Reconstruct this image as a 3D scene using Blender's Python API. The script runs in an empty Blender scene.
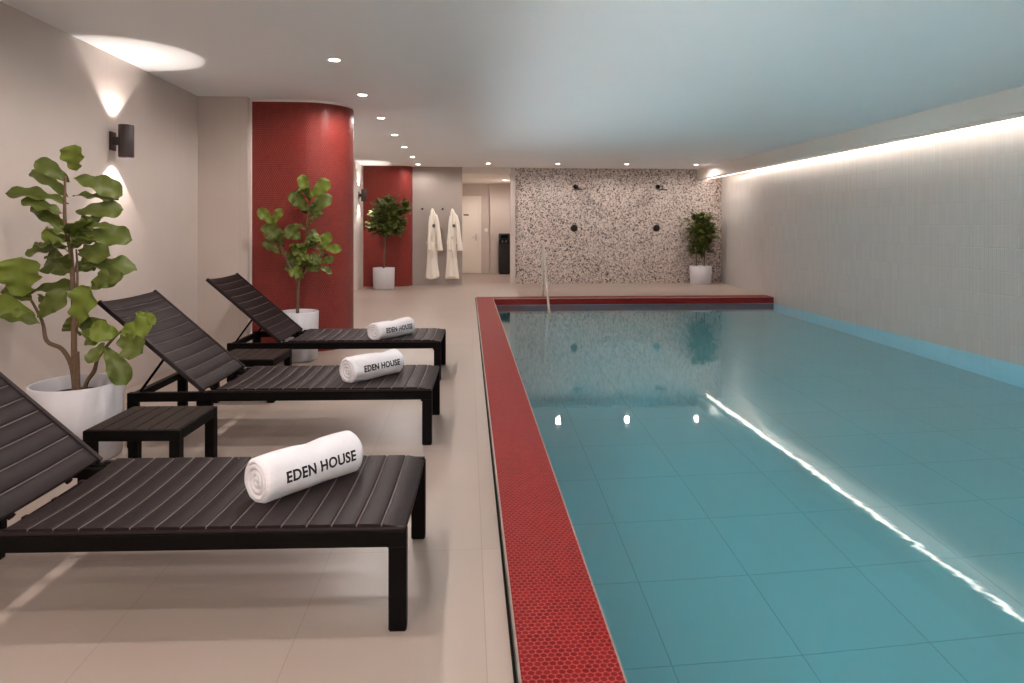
import bpy, bmesh, math, random
from mathutils import Vector, Matrix, noise
R = math.radians
PI = math.pi
S = bpy.context.scene
C = S.collection
random.seed(7)

# ------------------------------------------------------------------ helpers
def link(o, parent=None):
    C.objects.link(o)
    if parent is not None:
        o.parent = parent
    return o

def mesh_obj(name, bm, mats, parent=None, smooth=False, loc=None):
    me = bpy.data.meshes.new(name)
    bmesh.ops.recalc_face_normals(bm, faces=bm.faces[:])
    bm.to_mesh(me)
    bm.free()
    if not isinstance(mats, (list, tuple)):
        mats = [mats]
    for m in mats:
        me.materials.append(m)
    if smooth:
        for p in me.polygons:
            p.use_smooth = True
    o = bpy.data.objects.new(name, me)
    if loc is not None:
        o.location = loc
    return link(o, parent)

def tag(o, label=None, cat=None, group=None, kind=None):
    if label: o['label'] = label
    if cat: o['category'] = cat
    if group: o['group'] = group
    if kind: o['kind'] = kind
    return o

def struct(o, label=None, cat=None):
    return tag(o, label, cat, None, 'structure')

def empty(name, loc, rz=0.0):
    o = bpy.data.objects.new(name, None)
    o.empty_display_size = 0.1
    o.location = loc
    o.rotation_euler = (0, 0, rz)
    return link(o)

def copy_tree(o, parent=None):
    c = o.copy()
    link(c, parent)
    for ch in list(o.children):
        copy_tree(ch, c)
    return c

def box(bm, x0, x1, y0, y1, z0, z1, bevel=0.0, seg=2, mi=0, M=None):
    b = bmesh.new()
    vs = [b.verts.new((x, y, z)) for x in (x0, x1) for y in (y0, y1) for z in (z0, z1)]
    for f in ((0,1,3,2),(4,6,7,5),(0,4,5,1),(2,3,7,6),(0,2,6,4),(1,5,7,3)):
        b.faces.new([vs[i] for i in f])
    bmesh.ops.recalc_face_normals(b, faces=b.faces[:])
    if bevel > 0:
        bmesh.ops.bevel(b, geom=b.edges[:], offset=bevel, segments=seg, affect='EDGES', profile=0.5)
    merge(bm, b, mi, M)

def merge(bm, b, mi=0, M=None):
    mp = {}
    for v in b.verts:
        mp[v] = bm.verts.new(M @ v.co if M is not None else v.co)
    for f in b.faces:
        try:
            nf = bm.faces.new([mp[v] for v in f.verts])
            nf.material_index = mi
            nf.smooth = f.smooth
        except ValueError:
            pass
    b.free()

def tube(bm, pts, rad, n=10, cap=True, mi=0):
    pts = [Vector(p) for p in pts]
    if not isinstance(rad, (list, tuple)):
        rad = [rad] * len(pts)
    rings = []
    ref = None
    for i, p in enumerate(pts):
        if i == 0: t = pts[1] - pts[0]
        elif i == len(pts) - 1: t = pts[-1] - pts[-2]
        else: t = (pts[i+1] - p).normalized() + (p - pts[i-1]).normalized()
        t.normalize()
        if ref is None:
            ref = Vector((0, 0, 1)) if abs(t.z) < 0.9 else Vector((1, 0, 0))
        a = ref - t * ref.dot(t)
        if a.length < 1e-4:
            a = Vector((0, 1, 0)) - t * t.y
        a.normalize()
        ref = a
        b = t.cross(a)
        rings.append([bm.verts.new(p + (a * math.cos(2*PI*k/n) + b * math.sin(2*PI*k/n)) * rad[i]) for k in range(n)])
    for i in range(len(rings) - 1):
        for k in range(n):
            f = bm.faces.new((rings[i][k], rings[i][(k+1) % n], rings[i+1][(k+1) % n], rings[i+1][k]))
            f.smooth = True; f.material_index = mi
    if cap:
        for r in (rings[0], rings[-1]):
            f = bm.faces.new(r); f.material_index = mi

def lathe(bm, prof, n=48, cx=0, cy=0, mi=0, smooth=True, axis='Z', a0=0.0):
    """prof: list of (r, z); r==0 closes."""
    rings = []
    for r, z in prof:
        if r < 1e-6:
            rings.append([bm.verts.new((cx, cy, z))])
        else:
            rings.append([bm.verts.new((cx + r*math.cos(a0+2*PI*k/n), cy + r*math.sin(a0+2*PI*k/n), z)) for k in range(n)])
    for i in range(len(rings) - 1):
        A, B = rings[i], rings[i+1]
        for k in range(n):
            k2 = (k+1) % n
            if len(A) == 1 and len(B) == 1: continue
            if len(A) == 1: vs = (A[0], B[k2], B[k])
            elif len(B) == 1: vs = (A[k], A[k2], B[0])
            else: vs = (A[k], A[k2], B[k2], B[k])
            f = bm.faces.new(vs); f.smooth = smooth; f.material_index = mi

def smooth_pts(pts, sub=6):
    """Catmull-Rom through points (tuples of any length)."""
    out = []
    n = len(pts)
    for i in range(n - 1):
        p0 = pts[max(i-1, 0)]; p1 = pts[i]; p2 = pts[i+1]; p3 = pts[min(i+2, n-1)]
        for s in range(sub):
            t = s / sub
            out.append(tuple(0.5*((2*b) + (-a+c)*t + (2*a-5*b+4*c-d)*t*t + (-a+3*b-3*c+d)*t**3)
                             for a, b, c, d in zip(p0, p1, p2, p3)))
    out.append(tuple(pts[-1]))
    return out

def sharp_edges(o, ang=40):
    bm = bmesh.new(); bm.from_mesh(o.data)
    for e in bm.edges:
        if len(e.link_faces) == 2 and e.calc_face_angle(0) > R(ang):
            e.smooth = False
    bm.to_mesh(o.data); bm.free()

# ------------------------------------------------------------------ materials
def nt(name):
    m = bpy.data.materials.new(name)
    m.use_nodes = True
    t = m.node_tree
    b = t.nodes['Principled BSDF']
    return m, t, b

def srgb(r, g, b):
    f = lambda c: (c/255/12.92) if c/255 <= 0.04045 else ((c/255+0.055)/1.055)**2.4
    return (f(r), f(g), f(b), 1)

def N(t, typ, **kw):
    n = t.nodes.new(typ)
    for k, v in kw.items():
        setattr(n, k, v)
    return n

def math_n(t, op, a, b=None):
    n = N(t, 'ShaderNodeMath', operation=op)
    for i, v in enumerate((a, b)):
        if v is None: continue
        if isinstance(v, (int, float)): n.inputs[i].default_value = v
        else: t.links.new(v, n.inputs[i])
    return n.outputs[0]

def vmath(t, op, a, b=None, scale=None):
    n = N(t, 'ShaderNodeVectorMath', operation=op)
    for i, v in enumerate((a, b)):
        if v is None: continue
        if isinstance(v, tuple): n.inputs[i].default_value = v
        else: t.links.new(v, n.inputs[i])
    if scale is not None: n.inputs['Scale'].default_value = scale
    return n

def ramp(t, fac, stops):
    r = N(t, 'ShaderNodeValToRGB')
    e = r.color_ramp.elements
    while len(e) < len(stops): e.new(0.5)
    for el, (p, c) in zip(e, stops):
        el.position = p; el.color = c
    t.links.new(fac, r.inputs[0])
    return r.outputs[0]

def mix(t, fac, a, b, blend='MIX'):
    n = N(t, 'ShaderNodeMix', data_type='RGBA', blend_type=blend)
    ins = [i for i in n.inputs if i.enabled]
    for s, v in zip((n.inputs[0], n.inputs[6], n.inputs[7]), (fac, a, b)):
        if isinstance(v, (int, float, tuple)): s.default_value = v
        else: t.links.new(v, s)
    return n.outputs[2]

def bump(t, b, h, strength, dist):
    n = N(t, 'ShaderNodeBump')
    n.inputs['Strength'].default_value = strength
    n.inputs['Distance'].default_value = dist
    t.links.new(h, n.inputs['Height'])
    t.links.new(n.outputs[0], b.inputs['Normal'])
    return n

def objco(t):
    return N(t, 'ShaderNodeTexCoord').outputs['Object']

def noise_n(t, co, scale, detail=3.0, rough=0.5):
    n = N(t, 'ShaderNodeTexNoise')
    n.inputs['Scale'].default_value = scale
    n.inputs['Detail'].default_value = detail
    n.inputs['Roughness'].default_value = rough
    t.links.new(co, n.inputs['Vector'])
    return n.outputs['Fac']

def plain(name, col, rough=0.5, metal=0.0, var=0.06, vscale=6.0, bmp=0.0, bscale=200.0, spec=0.5):
    m, t, b = nt(name)
    co = objco(t)
    c2 = tuple(x*(1-var*2) for x in col[:3]) + (1,)
    c1 = tuple(min(1, x*(1+var)) for x in col[:3]) + (1,)
    f = noise_n(t, co, vscale)
    t.links.new(mix(t, f, c2, c1), b.inputs['Base Color'])
    b.inputs['Roughness'].default_value = rough
    b.inputs['Metallic'].default_value = metal
    b.inputs['Specular IOR Level'].default_value = spec
    if bmp:
        bump(t, b, noise_n(t, co, bscale, 2), bmp, 0.004)
    return m

def emit(name, col, strength):
    m, t, b = nt(name)
    b.inputs['Base Color'].default_value = (0.8, 0.8, 0.8, 1)
    b.inputs['Emission Color'].default_value = col
    b.inputs['Emission Strength'].default_value = strength
    return m

def tiles_mat(name, col, grout, sx, sy, ox=0.0, oy=0.0, axes='xy', gap=0.003, rough=0.4, var=0.05, spec=0.4, mott=0.08, bmp=0.3):
    """large rectangular tiles in stack bond, in object metres"""
    m, t, b = nt(name)
    co = objco(t)
    sp = N(t, 'ShaderNodeSeparateXYZ'); t.links.new(co, sp.inputs[0])
    u = math_n(t, 'ADD', sp.outputs['XYZ'.index(axes[0].upper())], 100*sx - ox)
    v = math_n(t, 'ADD', sp.outputs['XYZ'.index(axes[1].upper())], 100*sy - oy)
    us = math_n(t, 'DIVIDE', u, sx); vs = math_n(t, 'DIVIDE', v, sy)
    def edge(f, s):
        fr = math_n(t, 'FRACT', f)
        d = math_n(t, 'SUBTRACT', 0.5, math_n(t, 'ABSOLUTE', math_n(t, 'SUBTRACT', fr, 0.5)))
        return math_n(t, 'MULTIPLY', d, s)
    d = math_n(t, 'MINIMUM', edge(us, sx), edge(vs, sy))
    g = math_n(t, 'LESS_THAN', d, gap/2)
    cb = N(t, 'ShaderNodeCombineXYZ')
    t.links.new(math_n(t, 'FLOOR', us), cb.inputs[0]); t.links.new(math_n(t, 'FLOOR', vs), cb.inputs[1])
    wn = N(t, 'ShaderNodeTexWhiteNoise', noise_dimensions='2D'); t.links.new(cb.outputs[0], wn.inputs['Vector'])
    dk = tuple(x*(1-var) for x in col[:3]) + (1,)
    lt = tuple(min(1, x*(1+var)) for x in col[:3]) + (1,)
    c = mix(t, wn.outputs['Value'], dk, lt)
    nn = noise_n(t, co, 2.3, 6, 0.6)
    c = mix(t, nn, c, mix(t, 1.0, c, (1-mott*2,)*3 + (1,), 'MULTIPLY'))
    c = mix(t, g, c, grout)
    t.links.new(c, b.inputs['Base Color'])
    b.inputs['Roughness'].default_value = rough
    b.inputs['Specular IOR Level'].default_value = spec
    if bmp:
        bump(t, b, math_n(t, 'SUBTRACT', 1.0, g), bmp, 0.002)
    return m

def penny_mat(name, pitch, col, col2, grout, rough=0.25, uvname='UVMap', spec=0.4):
    """hex-packed round mosaic, UV in metres"""
    m, t, b = nt(name)
    uv = N(t, 'ShaderNodeUVMap'); uv.uv_map = uvname
    p = vmath(t, 'SCALE', uv.outputs[0], scale=1/pitch).outputs[0]
    p = vmath(t, 'ADD', p, (200.0, 200*1.7320508, 0.0)).outputs[0]
    cell = (1.0, 1.7320508, 1.0); half = (0.5, 0.8660254, 0.0)
    def lat(q):
        mo = vmath(t, 'MODULO', q, cell).outputs[0]
        r = vmath(t, 'SUBTRACT', mo, half).outputs[0]
        sx = N(t, 'ShaderNodeSeparateXYZ'); t.links.new(r, sx.inputs[0])
        cx = N(t, 'ShaderNodeCombineXYZ'); t.links.new(sx.outputs[0], cx.inputs[0]); t.links.new(sx.outputs[1], cx.inputs[1])
        d = vmath(t, 'LENGTH', cx.outputs[0]).outputs['Value']
        idv = vmath(t, 'SUBTRACT', q, cx.outputs[0]).outputs[0]
        return d, idv
    d1, i1 = lat(p)
    d2, i2 = lat(vmath(t, 'ADD', p, half).outputs[0])
    d = math_n(t, 'MINIMUM', d1, d2)
    sel = math_n(t, 'LESS_THAN', d1, d2)
    mx = N(t, 'ShaderNodeMix', data_type='VECTOR')
    t.links.new(sel, mx.inputs[0]); t.links.new(i2, mx.inputs[4]); t.links.new(i1, mx.inputs[5])
    rnd = vmath(t, 'SNAP', mx.outputs[1], (0.5, 0.433, 1.0)).outputs[0]
    wn = N(t, 'ShaderNodeTexWhiteNoise', noise_dimensions='2D'); t.links.new(rnd, wn.inputs['Vector'])
    tile = math_n(t, 'LESS_THAN', d, 0.455)
    c = mix(t, wn.outputs['Value'], col, col2)
    t.links.new(mix(t, tile, grout, c), b.inputs['Base Color'])
    b.inputs['Specular IOR Level'].default_value = spec
    rr = math_n(t, 'SUBTRACT', 0.75, math_n(t, 'MULTIPLY', tile, 0.75 - rough))
    t.links.new(rr, b.inputs['Roughness'])
    hh = N(t, 'ShaderNodeMapRange'); hh.interpolation_type = 'SMOOTHSTEP'
    hh.inputs['From Min'].default_value = 0.48; hh.inputs['From Max'].default_value = 0.36
    t.links.new(d, hh.inputs['Value'])
    bump(t, b, hh.outputs[0], 0.6, 0.002)
    return m

def kitkat_mat(name, col, grout):
    m, t, b = nt(name)
    co = objco(t)
    sp = N(t, 'ShaderNodeSeparateXYZ'); t.links.new(co, sp.inputs[0])
    W, H = 0.055, 0.245
    us = math_n(t, 'DIVIDE', math_n(t, 'ADD', sp.outputs[1], 20.0), W)
    vs = math_n(t, 'DIVIDE', math_n(t, 'ADD', sp.outputs[2], 20.0), H)
    def edge(f, s):
        fr = math_n(t, 'FRACT', f)
        return math_n(t, 'MULTIPLY', math_n(t, 'SUBTRACT', 0.5, math_n(t, 'ABSOLUTE', math_n(t, 'SUBTRACT', fr, 0.5))), s)
    d = math_n(t, 'MINIMUM', edge(us, W), edge(vs, H))
    cb = N(t, 'ShaderNodeCombineXYZ')
    t.links.new(math_n(t, 'FLOOR', us), cb.inputs[0]); t.links.new(math_n(t, 'FLOOR', vs), cb.inputs[1])
    wn = N(t, 'ShaderNodeTexWhiteNoise', noise_dimensions='2D'); t.links.new(cb.outputs[0], wn.inputs['Vector'])
    g = math_n(t, 'LESS_THAN', d, 0.0014)
    dk = tuple(x*0.965 for x in col[:3]) + (1,); lt = tuple(min(1, x*1.02) for x in col[:3]) + (1,)
    c = mix(t, wn.outputs['Value'], dk, lt)
    t.links.new(mix(t, g, c, grout), b.inputs['Base Color'])
    b.inputs['Roughness'].default_value = 0.22
    hm = N(t, 'ShaderNodeMapRange'); hm.inputs['From Max'].default_value = 0.006; t.links.new(d, hm.inputs['Value'])
    # each tile sits at a slightly different tilt, hand-made glaze
    wn3 = wn.outputs['Color']
    s3 = N(t, 'ShaderNodeSeparateXYZ'); t.links.new(wn3, s3.inputs[0])
    fu = math_n(t, 'SUBTRACT', math_n(t, 'FRACT', us), 0.5); fv = math_n(t, 'SUBTRACT', math_n(t, 'FRACT', vs), 0.5)
    tilt = math_n(t, 'ADD', math_n(t, 'MULTIPLY', fu, math_n(t, 'SUBTRACT', s3.outputs[0], 0.5)),
                  math_n(t, 'MULTIPLY', fv, math_n(t, 'SUBTRACT', s3.outputs[1], 0.5)))
    h = math_n(t, 'ADD', math_n(t, 'MULTIPLY', hm.outputs[0], 0.6), math_n(t, 'MULTIPLY', tilt, 0.7))
    h = math_n(t, 'ADD', h, math_n(t, 'MULTIPLY', noise_n(t, co, 22, 2), 0.5))
    bump(t, b, h, 0.7, 0.003)
    return m

def terrazzo_mat(name):
    m, t, b = nt(name)
    co = objco(t)
    base = srgb(194, 178, 170)
    def chips(scale, thr, keep, stops, under):
        v1 = N(t, 'ShaderNodeTexVoronoi', feature='DISTANCE_TO_EDGE'); v1.inputs['Scale'].default_value = scale
        v2 = N(t, 'ShaderNodeTexVoronoi', feature='F1'); v2.inputs['Scale'].default_value = scale
        t.links.new(co, v1.inputs['Vector']); t.links.new(co, v2.inputs['Vector'])
        s = N(t, 'ShaderNodeSeparateXYZ'); t.links.new(v2.outputs['Color'], s.inputs[0])
        k = math_n(t, 'MULTIPLY', math_n(t, 'GREATER_THAN', v1.outputs['Distance'], thr), math_n(t, 'LESS_THAN', s.outputs[1], keep))
        cc = N(t, 'ShaderNodeValToRGB'); cc.color_ramp.interpolation = 'CONSTANT'
        e = cc.color_ramp.elements
        while len(e) < len(stops): e.new(0.5)
        for el, (p, c) in zip(e, stops): el.position = p; el.color = c
        t.links.new(s.outputs[0], cc.inputs[0])
        return mix(t, k, under, cc.outputs[0])
    st = [(0, srgb(34, 29, 30)), (0.17, srgb(98, 84, 80)), (0.36, srgb(216, 205, 197)), (0.58, srgb(146, 128, 120)), (0.72, srgb(208, 194, 186)), (0.90, srgb(120, 104, 98))]
    c = chips(46.0, 0.05, 0.70, st, base)
    c = chips(27.0, 0.12, 0.14, st, c)
    t.links.new(c, b.inputs['Base Color'])
    b.inputs['Roughness'].default_value = 0.4
    return m

M = {}
M['floor'] = tiles_mat('floor_tile', srgb(170, 154, 144), srgb(148, 133, 124), 0.6, 1.2, -1.145, 0.35, 'xy', 0.003, 0.36, 0.03, 0.4, 0.05)
M['wall_x'] = tiles_mat('wall_tile_side', srgb(204, 190, 182), srgb(184, 170, 162), 1.2, 2.6, 0.5, 0.0, 'yz', 0.003, 0.45, 0.02, 0.4, 0.07)
M['wall_y'] = tiles_mat('wall_tile_front', srgb(204, 190, 182), srgb(184, 170, 162), 0.6, 2.6, -2.29, 0.0, 'xz', 0.003, 0.45, 0.02, 0.4, 0.07)
M['wall_r'] = tiles_mat('wall_tile_darkened', srgb(172, 160, 153), srgb(154, 142, 135), 0.6, 2.6, -1.215, 0.0, 'xz', 0.003, 0.5, 0.02, 0.4, 0.06)  # same beige tile, colour darkened to offset downlight glare
M['ceiling'] = plain('ceiling_paint', srgb(242, 241, 241), 0.75, var=0.01, vscale=1.5)
M['white_paint'] = plain('white_wall_paint', srgb(226, 218, 210), 0.6, var=0.01)
M['kitkat'] = kitkat_mat('glazed_finger_tile', srgb(194, 189, 185), srgb(184, 178, 173))
M['terrazzo'] = terrazzo_mat('terrazzo')
M['penny_col'] = penny_mat('red_round_mosaic_wall', 0.023, srgb(112, 30, 25), srgb(126, 37, 31), srgb(146, 74, 66), 0.32, spec=0.28)
M['penny_cop'] = penny_mat('red_round_mosaic_coping', 0.0225, srgb(110, 11, 14), srgb(125, 19, 21), srgb(162, 70, 65), 0.5, spec=0.12)
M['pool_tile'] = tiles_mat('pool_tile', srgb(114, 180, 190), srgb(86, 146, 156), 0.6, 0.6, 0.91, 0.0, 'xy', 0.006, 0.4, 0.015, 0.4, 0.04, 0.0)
M['pool_end_shaded'] = tiles_mat('pool_end_shaded_tile', srgb(116, 150, 160), srgb(90, 130, 140), 0.6, 0.6, 0.91, 0.0, 'xz', 0.005, 0.4, 0.03, 0.4, 0.04, 0.0)  # end wall shade put into the colour as a greyer tile
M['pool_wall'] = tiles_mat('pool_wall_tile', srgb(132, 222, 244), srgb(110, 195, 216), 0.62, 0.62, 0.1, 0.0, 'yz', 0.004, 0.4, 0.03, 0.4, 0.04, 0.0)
M['black_metal'] = plain('black_powder_coat', srgb(10, 8, 8), 0.5, 0.0, 0.05, 40, spec=0.07)
M['slat'] = plain('dark_brown_slat', srgb(38, 29, 30), 0.5, 0.0, 0.10, 30, 0.15, 300, spec=0.10)
M['seam_highlight'] = plain('slat_seam_highlight', srgb(108, 95, 92), 0.5)  # pale joint strips, slat edge highlights put into their colour
M['table_slat'] = plain('table_slat', srgb(46, 36, 32), 0.5, 0.0, 0.10, 30, 0.15, 300, spec=0.10)
M['sconce'] = plain('dark_bronze_coat', srgb(58, 48, 48), 0.45, 0.0, 0.04, 40)
M['steel'] = plain('brushed_steel', srgb(205, 198, 190), 0.38, 1.0, 0.03, 20)
M['trim_metal'] = plain('trim_metal', srgb(178, 165, 156), 0.35, 0.8, 0.03, 20)
M['gap'] = plain('dark_channel', srgb(22, 19, 19), 0.8)
M['pot'] = plain('white_planter', srgb(214, 211, 217), 0.5, 0.0, 0.03, 14, 0.12, 60)
M['soil'] = plain('soil', srgb(62, 48, 40), 0.95, 0.0, 0.3, 60, 0.8, 90)
M['bark'] = plain('bark', srgb(112, 88, 68), 0.8, 0.0, 0.2, 60, 0.6, 120)
M['terry'] = plain('white_terry', srgb(234, 231, 236), 0.9, 0.0, 0.02, 30, 0.9, 320)
M['robe'] = plain('white_robe_terry', srgb(244, 236, 224), 0.9, 0.0, 0.02, 20, 0.6, 160)
M['ink'] = plain('black_embroidery', srgb(24, 22, 24), 0.8)
M['grey_ink'] = plain('grey_embroidery', srgb(70, 68, 74), 0.8)
M['door'] = plain('door_paint', srgb(236, 226, 216), 0.5, var=0.01)
M['lamp_on'] = emit('lamp_diffuser', (1.0, 0.92, 0.84, 1), 40.0)
M['added_pool_lens'] = emit('added_pool_glow', (0.97, 0.98, 1.0, 1), 105.0)  # glow of the added underwater strip
M['led'] = emit('led_strip', (1.0, 0.88, 0.78, 1), 15.0)
M['white_trim'] = plain('lamp_trim_white', srgb(235, 232, 228), 0.5, var=0.01)
M['plastic_black'] = plain('gloss_black_plastic', srgb(18, 17, 18), 0.25, 0.0, 0.03)

def leaf_mat(name, c1, c2):
    m, t, b = nt(name)
    uv = N(t, 'ShaderNodeUVMap'); uv.uv_map = 'UVMap'
    sp = N(t, 'ShaderNodeSeparateXYZ'); t.links.new(uv.outputs[0], sp.inputs[0])
    ac = math_n(t, 'ABSOLUTE', sp.outputs[0])
    # midrib and side veins (leaf's own pattern)
    mid = math_n(t, 'LESS_THAN', ac, 0.05)
    w = math_n(t, 'FRACT', math_n(t, 'MULTIPLY', math_n(t, 'SUBTRACT', sp.outputs[1], math_n(t, 'MULTIPLY', ac, 0.22)), 7.0))
    vein = math_n(t, 'LESS_THAN', w, 0.09)
    k = math_n(t, 'MAXIMUM', mid, math_n(t, 'MULTIPLY', vein, 0.55))
    co = objco(t)
    c = mix(t, noise_n(t, co, 9, 3), c1, c2)
    t.links.new(mix(t, k, c, mix(t, 0.3, c2, srgb(140, 150, 75))), b.inputs['Base Color'])
    b.inputs['Roughness'].default_value = 0.42
    b.inputs['Specular IOR Level'].default_value = 0.28
    b.inputs['Transmission Weight'].default_value = 0.0
    bump(t, b, math_n(t, 'SUBTRACT', 1.0, k), 0.35, 0.003)
    return m
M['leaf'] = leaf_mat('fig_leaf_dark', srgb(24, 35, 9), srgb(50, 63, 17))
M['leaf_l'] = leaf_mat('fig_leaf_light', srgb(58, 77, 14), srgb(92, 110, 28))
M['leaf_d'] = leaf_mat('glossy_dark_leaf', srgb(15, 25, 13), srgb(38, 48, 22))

def water_mat():
    m, t, b = nt('pool_water')
    t.nodes.remove(b)
    out = [n for n in t.nodes if n.type == 'OUTPUT_MATERIAL'][0]
    g = N(t, 'ShaderNodeBsdfGlass'); g.inputs['IOR'].default_value = 1.333
    g.inputs['Roughness'].default_value = 0.032
    g.inputs['Color'].default_value = (0.93, 0.985, 0.985, 1)
    co = objco(t)
    n1 = noise_n(t, co, 2.2, 1, 0.5)
    n2 = noise_n(t, co, 13.0, 2, 0.5)
    h = math_n(t, 'ADD', math_n(t, 'MULTIPLY', n1, 0.35), math_n(t, 'MULTIPLY', n2, 0.16))
    bp = N(t, 'ShaderNodeBump'); bp.inputs['Strength'].default_value = 0.35; bp.inputs['Distance'].default_value = 0.0035
    t.links.new(h, bp.inputs['Height']); t.links.new(bp.outputs[0], g.inputs['Normal'])
    t.links.new(g.outputs[0], out.inputs['Surface'])
    return m
M['water'] = water_mat()

# ------------------------------------------------------------------ dimensions (metres)
CEIL = 2.6
XL, XR = -2.70, 5.82           # side walls
Y0 = 7.03
YB, YF = -2.6, 15.30           # wall behind the camera, terrazzo wall
Y1 = 7.15                      # short wall and curved red wall
XN = -2.24                     # side wall of the far part
YN = 14.80                     # red niche
YR = 15.10                     # robe wall
CX0, CX1 = 0.142, 0.447        # coping of the long side
CY0, CY1 = 12.0, 12.36         # coping of the far side
WZ = -0.097                     # water level
PZ = -1.20                     # pool floor
HY = 18.75                     # end of the passage
HX0, HX1 = -0.34, 1.15
HC = 2.46

# ------------------------------------------------------------------ room shell
bm = bmesh.new()
T = -0.25
box(bm, XL-0.1, CX0-0.012, YB-0.1, CY1+0.012, T, 0)
box(bm, XL-0.1, XR+0.1, CY1+0.012, YF+0.1, T, 0)
box(bm, HX0-0.1, HX1+0.1, YF+0.1, HY+0.1, T, 0)
struct(mesh_obj('floor', bm, M['floor']), 'pale beige large format tiled pool deck floor', 'floor')

bm = bmesh.new()
box(bm, XL-0.1, XR+0.1, YB-0.1, YF+0.1, CEIL, CEIL+0.12)
struct(mesh_obj('ceiling', bm, M['ceiling']), 'pale grey smooth ceiling over deck and pool', 'ceiling')
bm = bmesh.new()
box(bm, HX0-0.1, 0.945, YR+0.12, YF+0.14, HC, HC+0.1); box(bm, HX0-0.1, HX1+0.1, YF+0.14, HY+0.1, HC, HC+0.1)
struct(mesh_obj('ceiling_hall', bm, M['white_paint']), 'lower white ceiling of the passage at the back', 'ceiling')

bm = bmesh.new(); box(bm, XL-0.12, XL, YB-0.1, Y1+0.1, 0, CEIL)
struct(mesh_obj('wall_left', bm, M['wall_x']), 'beige tiled left wall behind the loungers', 'wall')
bm = bmesh.new(); box(bm, XL, -2.215, Y0, Y1+0.14, 0, CEIL)
struct(mesh_obj('wall_return', bm, M['wall_y']), 'narrow beige wall between left wall and curved red wall', 'wall')
bm = bmesh.new(); box(bm, XN-0.12, XN, 7.95, YN+0.1, 0, CEIL)
struct(mesh_obj('wall_far_left', bm, M['white_paint']), 'white side wall beside the far red niche', 'wall')
bm = bmesh.new(); box(bm, XL-0.1, XR+0.1, YB-0.12, YB, 0, CEIL)
struct(mesh_obj('wall_near', bm, M['white_paint']), 'wall behind the viewer', 'wall')
def prism(bm, pts, z0, z1):
    lo = [bm.verts.new((x, y, z0)) for x, y in pts]; hi = [bm.verts.new((x, y, z1)) for x, y in pts]
    for i in range(len(pts)):
        j = (i+1) % len(pts); bm.faces.new((lo[i], lo[j], hi[j], hi[i]))
    bm.faces.new(lo[::-1]); bm.faces.new(hi)
RW = [(5.62, YB-0.1), (5.51, 12.4), (5.80, YF+0.1)]
bm = bmesh.new(); prism(bm, RW + [(6.0, YF+0.1), (6.0, YB-0.1)], WZ-0.02, CEIL)
struct(mesh_obj('wall_right', bm, M['kitkat']), 'glossy pale grey finger tiled wall along the pool', 'wall')
bm = bmesh.new(); box(bm, 1.055, XR+0.1, YF, YF+0.14, 0, CEIL)
struct(mesh_obj('wall_shower', bm, M['terrazzo']), 'speckled terrazzo shower wall at the far end', 'wall')
bm = bmesh.new(); box(bm, -1.215, -0.128, YR, YR+0.12, 0, CEIL)
struct(mesh_obj('wall_robe', bm, M['wall_r']), 'beige wall where the robes hang, tile darkened against the downlight', 'wall')
bm = bmesh.new(); box(bm, -0.128, 0.945, YR+0.02, YR+0.12, HC, CEIL)
struct(mesh_obj('trim_passage', bm, M['white_paint']), 'shallow white header over the passage opening', 'trim')
bm = bmesh.new()
box(bm, 0.945, 1.055, YR+0.12, YF+0.02, 0, CEIL)
struct(mesh_obj('trim_jamb', bm, M['wall_y']), 'pale jamb at the left edge of the terrazzo wall', 'trim')
# passage
bm = bmesh.new(); box(bm, HX0-0.1, 0.60, HY, HY+0.1, 0, HC); box(bm, 0.60, HX1+0.1, HY-0.10, HY+0.1, 0, HC)
struct(mesh_obj('wall_hall_back', bm, M['wall_y']), 'beige end wall of the passage', 'wall')
bm = bmesh.new(); box(bm, HX0-0.1, HX0, YR+0.12, HY, 0, HC)
struct(mesh_obj('wall_hall_left', bm, M['white_paint']), 'left wall of the passage', 'wall')
bm = bmesh.new(); box(bm, 1.145, 1.245, YF+0.14, HY, 0, HC)
struct(mesh_obj('wall_hall_right', bm, M['white_paint']), 'right wall of the passage', 'wall')

def uv_set(o, fn):
    me = o.data
    uvl = me.uv_layers.new(name='UVMap')
    for p in me.polygons:
        for li in p.loop_indices:
            uvl.data[li].uv = fn(me.vertices[me.loops[li].vertex_index].co, p)

def ribbon_wall(name, path, z0, z1, mat, label, cat):
    """closed plan outline extruded vertically, UV = arc length"""
    bm = bmesh.new()
    uvl = bm.loops.layers.uv.new('UVMap')
    n = len(path)
    s = [0.0]
    for i in range(n):
        s.append(s[-1] + (Vector(path[(i+1) % n]) - Vector(path[i])).length)
    lo = [bm.verts.new((x, y, z0)) for x, y in path]
    hi = [bm.verts.new((x, y, z1)) for x, y in path]
    for i in range(n):
        j = (i+1) % n
        f = bm.faces.new((lo[i], lo[j], hi[j], hi[i]))
        f.smooth = True
        for l, uv in zip(f.loops, ((s[i], z0), (s[i+1], z0), (s[i+1], z1), (s[i], z1))):
            l[uvl].uv = uv
    bm.faces.new(lo[::-1]); bm.faces.new(hi)
    o = mesh_obj(name, bm, mat)
    sharp_edges(o, 30)
    return struct(o, label, cat)

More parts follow.
